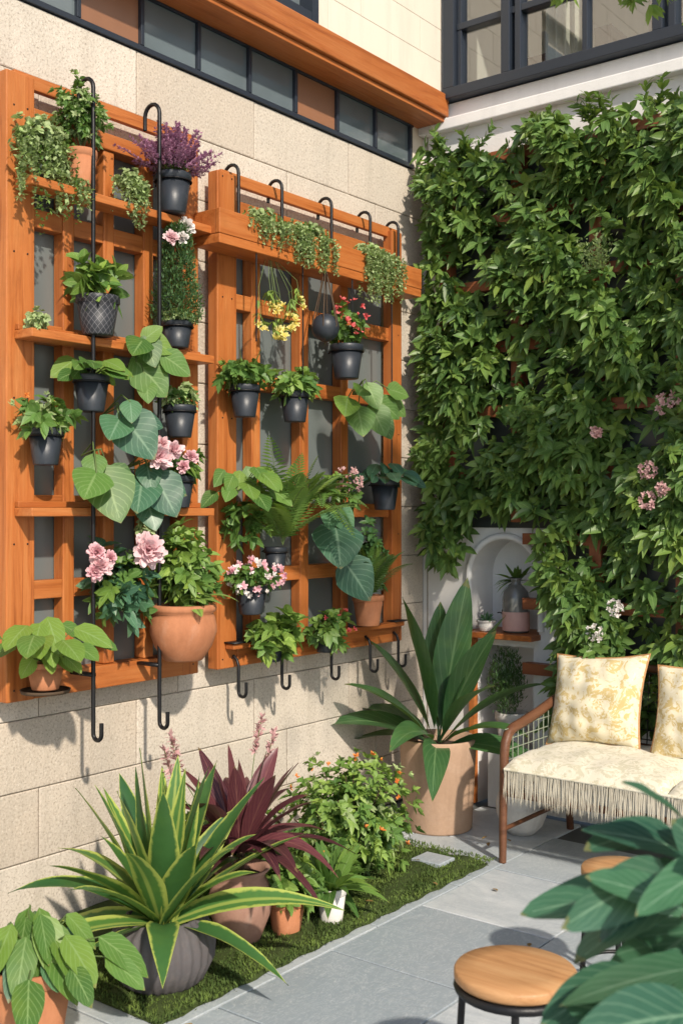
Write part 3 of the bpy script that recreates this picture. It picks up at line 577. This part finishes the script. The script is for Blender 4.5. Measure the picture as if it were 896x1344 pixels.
p,c=hp('potted_peperomia',-.62,1.51,1.655,.07); petioled(p.g('leafblue'),p.g('stem'),c,20,.12,.09,.06,prof=p_oval,outward=(.6,-.4,0),e0=.5,e1=1.4,tip=.4); p.done()
p=Plant('potted_fern',(.2,-1.37,1.30)); fern(p.g('leafmid'),p.g('stem'),(.2,-1.37,1.36),10,.58,(-1.9,1.9),(.95,1.45),.085,droop=.25); fern(p.g('leafbright'),p.g('stem'),(.2,-1.37,1.38),16,.50,(-1.9,1.9),(.7,1.3),.075,droop=.36,w=.014); pot(p.rt,(.16,-1.37,1.24),.05,.11,'bpot'); p.done()
p=Plant('monstera_plant',(.16,-1.59,1.60)); petioled(p.g('leafmid'),p.g('stem'),(.16,-1.57,1.60),14,.13,.11,.085,outward=OUT,e0=.0,e1=1.3); bush(p.g('leafmid'),(.19,-1.58,1.47),(.06,.10,.09),32,6,.05,.03,prof=p_oval); p.done()
p=Plant('pink_sedum_plant',(.17,-.92,1.58)); bush(p.g('leafmid'),(.19,-.92,1.58),(.06,.10,.09),36,6,.035,.02); florets(p.g('dusky'),np.array([.2,-.92,1.64])+runit(44)*[.06,.08,.06],.014); p.done()
p=bigleaves('elephant_ear_plant',(.16,-1.05,1.45),[(-1.07,1.36,.24,.24,-.3),(-.93,1.20,.23,.21,.5),(-1.0,1.47,.14,.12,.6),(-1.17,1.47,.12,.1,-.7)],'leafblue'); p.done()
p=Plant('hanging_fern',(.17,-1.0,1.5)); fern(p.g('leafmid'),p.g('stem'),(.16,-1.1,1.55),14,.34,(-1.7,1.7),(-.1,1.1),.05); p.done()
p,c=hp('potted_shrub',-.762,.967,1.11,.075,'terra'); bush(p.g('leafdark'),(c[0],c[1],1.30),(.08,.12,.2),80,6,.04,.018,shell=.3); fern(p.g('leafmid'),p.g('stem'),c,14,.42,(0,6.28),(.8,1.4),.05,droop=.35); p.done()
p,c=hp('potted_pink_geranium',-1.56,1.078,1.195,.068); bush(p.g('leafmid'),(c[0],c[1],1.235),(.085,.14,.05),50,6,.036,.022,prof=p_oval); florets(p.g('hotpink'),np.array(c)+[.03,0,.05]+runit(34)*[.08,.15,.07],.018,7); florets(p.g('whitepetal'),np.array(c)+[.03,0,.04]+runit(24)*[.08,.15,.07],.016,7); p.done()
p=Plant('lettuce_plant',(.2,-1.435,.93)); bush(p.g('leafbright'),(.22,-1.435,.98),(.085,.14,.09),50,7,.055,.036,prof=p_oval,k=4); bush(p.g('leafmid'),(.2,-1.435,.97),(.08,.14,.08),28,7,.05,.03,prof=p_oval); pot(p.rt,(.19,-1.435,.87),.06,.09,'bpot'); p.done()
p=Plant('begonia_plant',(.2,-1.06,.95)); bush(p.g('leafmid'),(.2,-1.05,.97),(.08,.12,.09),46,6,.045,.028,prof=p_oval); florets(p.g('red'),np.array([.22,-1.0,1.0])+runit(12)*[.07,.1,.07],.014); pot(p.rt,(.18,-1.06,.87),.05,.08,'bpot'); p.done()
# ================================================================= GREEN WALL
G=root('green_wall',(1.3,-.02,1.9)); mb=MB(); mz=MB(); pn=MB()
for i in range(8):
    x=.16+i*.42; box(mz,x,x+.06,-.085,-.02,.62 if x>.68 else 1.45,3.30)
for j in range(9):
    z=.70+j*.32
    xx=[.16+i*.42 for i in range(8)]
    for a,b in zip(xx[:-1],xx[1:]):
        if z<1.42 and b<.95: continue
        box(mb,a+.061,b-.001,-.08,-.025,z,z+.055)
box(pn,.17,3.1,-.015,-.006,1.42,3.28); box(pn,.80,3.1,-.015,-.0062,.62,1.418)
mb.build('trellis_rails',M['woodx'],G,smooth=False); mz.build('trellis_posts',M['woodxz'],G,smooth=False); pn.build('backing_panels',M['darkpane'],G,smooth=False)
def gnoise(x,z): return np.sin(x*9+1.3*np.sin(z*5))+np.sin(z*8.3+1.7*np.sin(x*6.1))+.7*np.sin(x*19+z*13)
fol=MB(); n=7600
x=R.uniform(.09,3.1,n); z=R.uniform(.45,3.38,n)
lo=np.where(x<.36,1.30+.08*np.sin(x*20),np.where(x<.80,1.50+.03*np.sin(x*30),np.where(x<.86,1.0,.52+.05*np.sin(x*14))))
keep=(z>lo)&(z<3.35+.06*np.sin(x*11)+.04*np.sin(x*23)+.05*np.clip(x-1,0,1))&(x>.12+.03*np.sin(z*9)+.02*np.sin(z*21))
keep&=(R.random(n)<np.clip(.68+.30*gnoise(x,z),.12,1))
x=x[keep];z=z[keep];m=len(x)
dep=.06+.11*R.random(m)+.04*np.clip(gnoise(x,z),-1,2)
C=np.stack([x,-dep,z],1); A=nrm(np.stack([R.normal(-.05,.35,m),np.full(m,-1.),R.normal(.35,.35,m)],1))
whorls(fol,C,A,7,.080,.031,spread=1.25,prof=p_lance,droop=.35,fold=.28,k=4)
for i in range(190):
    e=i%3
    if e==0: c0=np.array([R.uniform(.15,3.,),-.12,3.3]); d=np.array([R.normal(0,.35),-.2,1])
    elif e==1: c0=np.array([.16,-.12,R.uniform(1.4,3.3)]); d=np.array([-.5,-.3,R.normal(.3,.5)])
    else: c0=np.array([R.uniform(.1,3),-.2,R.uniform(1.6,3.3)]); d=np.array([R.normal(0,.4),-.8,.5])
    if e==1: l=R.uniform(.02,.07)
    else: l=R.uniform(.05,.17)
    d=nrm(d); P=c0+d*l*np.linspace(.3,1,5)[:,None]; whorls(fol,P,np.repeat(d[None],5,0),4,.062,.020,k=3,spread=.9)
fol.build('foliage',M['leafwall'],G)
fl=MB(); 
for (a,b,c_,q) in((1.46,1.97,.05,1),(1.37,1.68,.035,1),(1.37,1.55,.035,1),(1.44,1.60,.025,1),(1.13,1.86,.02,1)): florets(fl,np.array([a,-.28,b])+runit(22)*c_*[1,.6,1.],.016,6,axis=runit(22)*.4+[0,-1,.2])
fl.build('pink_blossoms',M['dusky'],G); fl=MB()
for (a,b) in((1.22,1.07),(1.12,.95)): florets(fl,np.array([a,-.28,b])+runit(26)*.038*[1,.6,1.],.012,6,axis=runit(26)*.4+[0,-1,.2])
fl.build('cream_blossoms',M['whitepetal'],G); fl=MB(); 
for i in range(60):
    q=np.array([1.13,-.28,2.60])+[R.normal(0,.03),0,0]; d=nrm(np.array([R.normal(0,.3),-.3,1])); P=q+d*np.linspace(0,R.uniform(.06,.16),7)[:,None]; leaves(fl,P,runit(7)+d,.022,.009,p_lance,0,.2,2)
fl.build('plume',M['leafpale'],G)
# ================================================================= NICHE ITEMS
p=Plant('glass_vase',(.55,.02,.892)); mb=MB(); r=.068
lathe(mb,(.55,.02,.892),[(0,0),(r*.92,0),(r,.012),(r,.17),(r*.9,.205),(r*.5,.235),(r*.36,.245),(r*.36,.262),(r*.44,.27),(r*.4,.274),(r*.28,.27)],36); mb.build('vase_body',M['vase'],p.rt)
mb=MB(); lathe(mb,(.55,.02,.902),[(r*1.012,0),(r*1.02,.003),(r*1.02,.09),(r*1.012,.095)],36); mb.build('label_band',M['label'],p.rt)
p.done()
p=Plant('potted_cactus',(.40,-.02,.892)); pot(p.rt,(.40,-.02,.892),.05,.055,'whitepot'); rosette(p.g('leafblue'),(.40,-.02,.945),26,.055,.014,.2,1.5,k=3); p.done()
p=Plant('niche_fern',(.5,.12,.9)); pot(p.rt,(.45,.13,.892),.04,.1,'bpot'); rosette(p.g('leafmid'),(.50,.12,1.14),20,.14,.025,.0,.9,k=4,az=(3.2,6.2)); tube(p.g('stem'),[(.45,.13,.98),(.5,.12,1.15)],.006,5); p.done()
p=Plant('potted_cypress',(.50,.03,0)); mb=MB(); box(mb,.42,.60,-.04,.14,0,.28); mb.build('plinth',M['white'],p.rt,smooth=False,bevel=.004); c=pot(p.rt,(.51,.05,.28),.085,.2,'whitepot')
P=np.array([.51,.0,.63])+runit(650)*(R.random((650,1))**.4)*[.10,.07,.17]
for q in range(3): leaves(p.g('conifer'),P+R.normal(0,.008,P.shape),runit(650)+[0,-.3,.9],.035,.006,p_lance,0,.1,2)
p.done()
# ================================================================= BIG POT PLANT
p=Plant('potted_bird_of_paradise',(.42,-.50,0)); c=pot(p.rt,(.42,-.50,0),.185,.43,'beige','cyl')
for (th,el,L,Wd,dr) in((200,62,.72,.16,.22),(248,76,.82,.17,.12),(20,68,.84,.17,.2),(335,50,.72,.15,.3),(355,34,.60,.13,.4),(40,44,.70,.14,.3),(180,34,.62,.13,.4),(212,30,.64,.14,.4),(270,40,.50,.14,.6),(300,22,.48,.13,.7),(120,74,.8,.16,.15),(60,80,.90,.17,.12),(230,48,.66,.14,.3),(350,64,.80,.15,.2),(10,14,.54,.12,.35),(190,14,.52,.12,.35)):
    th=math.radians(th);el=math.radians(el); d=np.array([math.cos(th)*math.cos(el),math.sin(th)*math.cos(el),math.sin(el)])
    leaves(p.g('leafdark'),np.array(c)+d*.02,d,L,Wd,p_banana,dr,.3,12,None,0,None,.014)
p.done()
p=Plant('white_pot',(.78,-.34,0)); pot(p.rt,(.78,-.34,0),.12,.21,'whitepot','bowl'); p.done()
# ================================================================= GROUND PLANTS
p=Plant('potted_hosta',(.67,-2.99,0)); c=pot(p.rt,(.67,-2.99,0),.12,.22,'terra'); petioled(p.g('leafmid'),p.g('stem'),c,36,.22,.14,.075,prof=p_oval,lobe=.02,outward=(.15,-.1,0),e0=.25,e1=1.5,k=7,tip=.5); petioled(p.g('leafblue'),p.g('stem'),c,12,.19,.12,.065,prof=p_oval,lobe=.02,outward=(.2,-.1,0),e0=.4,e1=1.5,tip=.5); p.done()
p=Plant('potted_variegated_agave',(.71,-2.53,0)); c=pot(p.rt,(.71,-2.53,0),.165,.23,'greypot','bowl')
rosette(p.g('agave'),c,36,.56,.112,.3,1.42,prof=p_strap,droop=.30,fold=.3,k=14,jit=.025,wave=.014,ex=.75)
rosette(p.g('agave'),c,6,.46,.09,.05,.25,prof=p_strap,droop=.42,fold=.3,k=12,jit=.03,wave=.012); p.done()
p=Plant('potted_cordyline',(.66,-2.12,0)); c=pot(p.rt,(.66,-2.12,0),.115,.27,'pinkterra','amph'); rosette(p.g('purple'),(c[0],c[1],.32),38,.46,.07,.25,1.4,prof=p_lance,droop=.55,fold=.3,k=10,jit=.015,wave=.02); tube(p.g('twig'),[c,(c[0],c[1],.36)],.014,7)
for (y,x,z) in((-2.26,.50,.60),(-2.30,.52,.56),(-1.82,.45,.58),(-1.78,.47,.52)):
    s=np.linspace(0,1,16)[:,None]; P=np.array([x,y,z])+np.array([0,(y+2.05)*.18,.13])*s
    tube(p.g('stem'),[c,P[0],P[-1]],.002,4)
    for q in range(4): leaves(p.g('dusky'),P,runit(16)+[0,0,.6],.03,.014,p_lance,0,.2,2)
p.done()
p=Plant('potted_mint',(.74,-1.97,0)); c=pot(p.rt,(.74,-1.97,0),.068,.14,'terra'); bush(p.g('leafbright'),(.74,-1.97,.20),(.10,.11,.09),48,7,.05,.026,prof=p_oval,k=4); bush(p.g('leafmid'),(.72,-1.95,.20),(.11,.12,.1),36,7,.05,.026,prof=p_oval); p.done()
p=Plant('potted_spider_plant',(.80,-1.79,0)); c=pot(p.rt,(.80,-1.79,0),.055,.14,'whitepot'); rosette(p.g('leafmid'),c,34,.2,.045,.2,1.4,k=6,droop=.4); p.done()
p=Plant('flowering_bush',(.55,-1.35,0)); bush(p.g('leafbright'),(.52,-1.33,.25),(.25,.32,.25),500,6,.036,.017,shell=.5,k=3); bush(p.g('leafmid'),(.52,-1.33,.23),(.24,.31,.23),420,6,.04,.018,shell=.3); bush(p.g('leafpale'),(.52,-1.33,.26),(.25,.32,.25),70,6,.034,.014,shell=.7)
florets(p.g('orange'),np.array([.54,-1.37,.26])+runit(26)*[.26,.32,.26],.014,7)
for i in range(30): d=runit(1)[0]; tube(p.g('twig'),[(.52,-1.33,.02),np.array([.52,-1.33,.25])+d*[.2,.25,.2]],.003,4)
p.done()
p=Plant('low_foliage_plant',(.35,-1.95,0)); bush(p.g('leafmid'),(.36,-1.9,.2),(.2,.3,.2),200,7,.05,.024,shell=.4); rosette(p.g('leafmid'),(.68,-1.66,.08),34,.22,.05,.1,1.3,k=5); bush(p.g('leafmid'),(.66,-1.66,.12),(.1,.12,.1),40,6,.05,.024); p.done()
# ================================================================= BENCH
bn=root('garden_bench',(1.6,-.5,0)); xl,xr=.93,2.35; mb=MB()
def arm(x):
    tube(mb,[(x,-.78,0),(x,-.775,.25),(x,-.765,.46),(x,-.755,.51),(x,-.73,.545),(x,-.69,.562),(x,-.60,.575),(x,-.45,.60),(x,-.32,.63),(x,-.25,.645),(x,-.20,.655)],[.016,.018,.02,.021,.022,.022,.022,.022,.021,.02,.02],10)
    tube(mb,[(x,-.14,0),(x,-.18,.30),(x,-.20,.5),(x,-.16,.80)],.018,8)
    tube(mb,[(x,-.775,.30),(x,-.18,.30)],.014,8); tube(mb,[(x,-.775,.14),(x,-.16,.14)],.010,8)
arm(xl);arm(xr)
tube(mb,[(xl,-.775,.30),(xr,-.775,.30)],.016,8); tube(mb,[(xl,-.18,.30),(xr,-.18,.30)],.014,8); tube(mb,[(xl,-.16,.795),(xr,-.16,.795)],.018,8); tube(mb,[(xl,-.19,.45),(xr,-.19,.45)],.012,8)
mb.build('bench_frame',M['seatwood'],bn)
mb=MB()
for i in range(12):
    y=-.74+i*.047; tube(mb,[(xl,y,.30),(xl,y,.545+.115*(i/12))],.0028,5)
for j in range(6): z=.34+j*.045; tube(mb,[(xl,-.765,z),(xl,-.19,z)],.0028,5)
mb.build('side_mesh',M['wire'],bn); mb=MB()
for i in range(36): x=xl+.04*i; tube(mb,[(x,-.195,.45),(x,-.165,.79)],.0028,5)
for j in range(8): z=.48+j*.042; tube(mb,[(xl,-.19+.03*(j/8),z),(xr,-.19+.03*(j/8),z)],.0028,5)
mb.build('back_mesh',M['darkwire'],bn)
def cushion(mb,c,U,V,Nn,w,h,t,p=.5,n=20,pinch=.06):
    c,U,V,Nn=[np.array(a,float) for a in(c,U,V,Nn)]; u=np.linspace(-1,1,n)
    A,Bv=np.meshgrid(u,u,indexing='ij'); pr=((1-A**2)*(1-Bv**2)).clip(0)**p
    k=1-pinch*(1-np.abs(A)**2)*np.abs(Bv)**3; k2=1-pinch*(1-np.abs(Bv)**2)*np.abs(A)**3
    wr=.08*np.sin(A*7+Bv*5)*np.sin(Bv*9-A*3)+.07*np.sin(A*17+Bv*3)*np.abs(Bv)
    idx=np.arange(n*n).reshape(n,n); f=np.stack([idx[:-1,:-1],idx[1:,:-1],idx[1:,1:],idx[:-1,1:]],-1).reshape(-1,4)
    for s in(-1,1):
        P=c+U*(A*k2*w/2)[...,None]+V*(Bv*k*h/2)[...,None]+Nn*(s*t/2*pr*(1+wr))[...,None]
        mb.add(P.reshape(-1,3),f if s>0 else f[:,::-1])
mb=MB(); cushion(mb,(xl+.37,-.48,.405),(1,0,0),(0,1,0),(0,0,1),.72,.62,.15,.22,30,.0); cushion(mb,(xl+1.08,-.48,.405),(1,0,0),(0,1,0),(0,0,1),.70,.62,.15,.22,30,.0); mb.build('seat_cushions',M['seat'],bn)
mb=MB()
for i in range(420):
    x=xl+.02+1.38*i/420+R.normal(0,.001); L=R.uniform(.12,.15); y=-.795+R.normal(0,.003)
    leaves(mb,[(x,y,.40)],[(R.normal(0,.05),-.06,-1)],L,.0055,p_strap,0,.4,3,np.array([[0,-1.,0]]))
mb.build('fringe',M['fringe'],bn)
mb=MB(); tube(mb,[(xl+.015,-.792,.403),(xr-.02,-.792,.403)],.007,6); mb.build('piping',M['seat'],bn)
def pil(name,c,w,h,rot,mat='pillow'):
    rt=root(name,c); mb=MB(); U=np.array([math.cos(rot),math.sin(rot),0.08]); V=nrm(np.array([0.0,.28,1.])); Nn=nrm(np.cross(U,V)); U=nrm(U); cushion(mb,c,U,V,Nn,w,h,.19,.5,34,.10); mb.build('pillow_cover',M[mat],rt)
    mb=MB(); u=np.linspace(-1,1,12); pts=[]
    for a,b in [(t,-1) for t in u]+[(1,t) for t in u]+[(-t,1) for t in u]+[(-1,-t) for t in u]:
        k=1-.10*(1-abs(a)**2)*abs(b)**3;k2=1-.10*(1-abs(b)**2)*abs(a)**3; pts.append(np.array(c)+U*a*k2*w/2+V*b*k*h/2)
    P=np.array(pts); P=P[np.r_[True,np.linalg.norm(np.diff(P,axis=0),axis=1)>1e-6]]; tube(mb,P,.005,6); mb.build('piping',M['stooltop'],rt)
pil('floral_pillow',(1.15,-.32,.655),.46,.42,-.05); pil('floral_pillow',(1.64,-.34,.65),.43,.42,.08)
# ================================================================= STOOLS
def stool(x,y,h,r):
    rt=root('round_stool',(x,y,0)); mb=MB(); lathe(mb,(x,y,h-.028),[(0,0),(r*.96,0),(r,.006),(r,.022),(r*.97,.028),(r*.6,.0285),(0,.0285)],48); mb.build('wooden_top',M['stooltop'],rt); mb=MB()
    th=np.linspace(0,2*pi,33); tube(mb,np.stack([x+r*.93*np.cos(th),y+r*.93*np.sin(th),np.full(33,h-.042)],1),.012,8)
    for i in range(4):
        t=i*pi/2+.5; tube(mb,[(x+r*.85*math.cos(t),y+r*.85*math.sin(t),h-.04),(x+r*1.0*math.cos(t),y+r*1.0*math.sin(t),0)],.009,8)
    tube(mb,np.stack([x+r*.95*np.cos(th),y+r*.95*np.sin(th),np.full(33,.12)],1),.006,6); mb.build('iron_legs',M['black'],rt)
stool(2.01,-2.61,.42,.145); stool(1.90,-1.76,.42,.12)
# ================================================================= FOREGROUND PLANT
p=Plant('potted_rubber_plant',(2.86,-3.2,0)); c=pot(p.rt,(2.86,-3.2,0),.2,.38,'terra')
rt_=np.array([.7875,.6163,0]); fw=np.array([-.6163,.7875,0])
def fl_(px,pz,ang,L,Wd,dr=.15,dep=0.,tilt=.35):
    P0=np.array([2.70,-3.347,0])+rt_*px+fw*dep+np.array([0,0,pz]); D=-rt_*math.cos(ang)+np.array([0,0,1])*math.sin(ang)-fw*tilt
    tube(p.g('stem'),[c,(np.array(c)*.45+P0*.55)+[0.02,0,.03],P0],.005,6); leaves(p.g('leaffront'),P0,D,L,Wd,p_oval,dr,.18,12,-fw*.6+np.array([0,0,.8])+R.normal(0,.35,3),0,None,.016)
for a in((.02,1.00,.1,.17,.07),(.0,1.05,.7,.14,.06),(.05,1.06,1.3,.13,.06),(-.02,.97,-.1,.20,.08),(.03,.95,-.5,.18,.07),(.05,.98,.35,.2,.07),(.06,.92,-.25,.24,.11),(.02,.89,.05,.24,.10),(.05,.86,-.7,.22,.10),(-.02,.82,.2,.22,.09),(.05,.80,-.4,.25,.12),(.0,.76,.35,.20,.09),(.06,.74,-.1,.26,.12),(.1,.93,.9,.18,.08),(.1,.98,-.9,.2,.08),(-.04,.74,-.5,.19,.09),(.08,.7,.1,.24,.10),(.1,.85,0,.24,.10),(.03,1.02,-.2,.16,.06),(-.01,.93,.5,.17,.065),(.0,.87,-.2,.2,.08),(.03,.78,.8,.18,.07),(-.05,.80,-.1,.18,.08),(.12,1.04,.2,.17,.07),(-.02,.70,.3,.2,.09),(.02,.68,-.2,.24,.11)):
    fl_(a[0],a[1],a[2],a[3],a[4],dep=R.uniform(-.12,.16),tilt=R.uniform(-.3,.6))
p.done()
# ================================================================= TREE (overhead branch, plus unseen limbs added for shade)
T=root('courtyard_tree',(3.3,-.9,0)); mb=MB(); tube(mb,[(3.3,-.9,0),(3.28,-.9,1.2),(3.33,-.95,2.4),(3.2,-1.0,3.4),(3.1,-1.1,4.2)],[.10,.085,.07,.05,.02],10)
br=[]; 
for e in ((1.85,-1.6,3.19),(2.02,-1.45,3.16),(1.75,-1.75,3.22),(2.5,-1.9,3.6),(2.9,-2.2,3.35),(2.85,-2.5,3.25),(2.95,-2.15,3.75),(3.1,-2.1,3.1),(3.05,-2.0,4.1),(3.6,-1.6,3.9),(3.9,-.6,3.9),(2.9,-.4,4.4)):
    s=np.array([3.2,-1.0,3.3]); e=np.array(e); md=(s+e)/2+[0,0,.16]; q1=(s+md)/2+[0,0,.05]; q2=(md+e)/2+[0,0,.04]; tube(mb,[s,q1,md,q2,e],[.03,.024,.018,.01,.004],6); br+=[(q2,30,.12),(e,60 if e[0]>2.6 else 26,.18 if e[0]>2.6 else .075),(md,30,.12)]  # denser clusters out of view are added to dapple shade on the lower wall corner
mb.build('trunk_and_branches',M['twig'],T); mb=MB()
for b,nn,sg in br:
    C=b+R.normal(0,sg,(nn,3))*[1,1,.6]; whorls(mb,C,runit(nn)+[0,0,.2],5,.055,.024,k=3)
mb.build('foliage',M['leafbright'],T)
# ================================================================= LIGHT + CAMERA
d=Vector((-.70,.40,-.60)).normalized()
s=bpy.data.lights.new('sun','SUN'); s.energy=4.7; s.angle=math.radians(1.6); s.color=(1,.895,.755); so=bpy.data.objects.new('sun',s); COL.objects.link(so); so.rotation_euler=d.to_track_quat('-Z','Y').to_euler(); so.location=(5,-5,6)
w=bpy.data.worlds.new('World'); sc.world=w; w.use_nodes=True; nt=w.node_tree; sk=nt.nodes.new('ShaderNodeTexSky'); sk.sky_type='NISHITA'; sk.sun_disc=False
sk.sun_elevation=math.asin(-d.z); sk.sun_rotation=math.atan2(-d.x,-d.y); nt.links.new(sk.outputs[0],nt.nodes['Background'].inputs[0]); nt.nodes['Background'].inputs[1].default_value=.15
cam=bpy.data.cameras.new('camera'); cam.sensor_fit='HORIZONTAL'; cam.sensor_width=36; cam.lens=36*1446/896; cam.clip_end=500; cam.clip_start=.05
cam.dof.use_dof=True; cam.dof.focus_distance=4.6; cam.dof.aperture_fstop=7
co=bpy.data.objects.new('camera',cam); COL.objects.link(co); co.location=(3.292,-4.915,1.5); co.rotation_euler=(pi/2,0,math.radians(38.05)); sc.camera=co
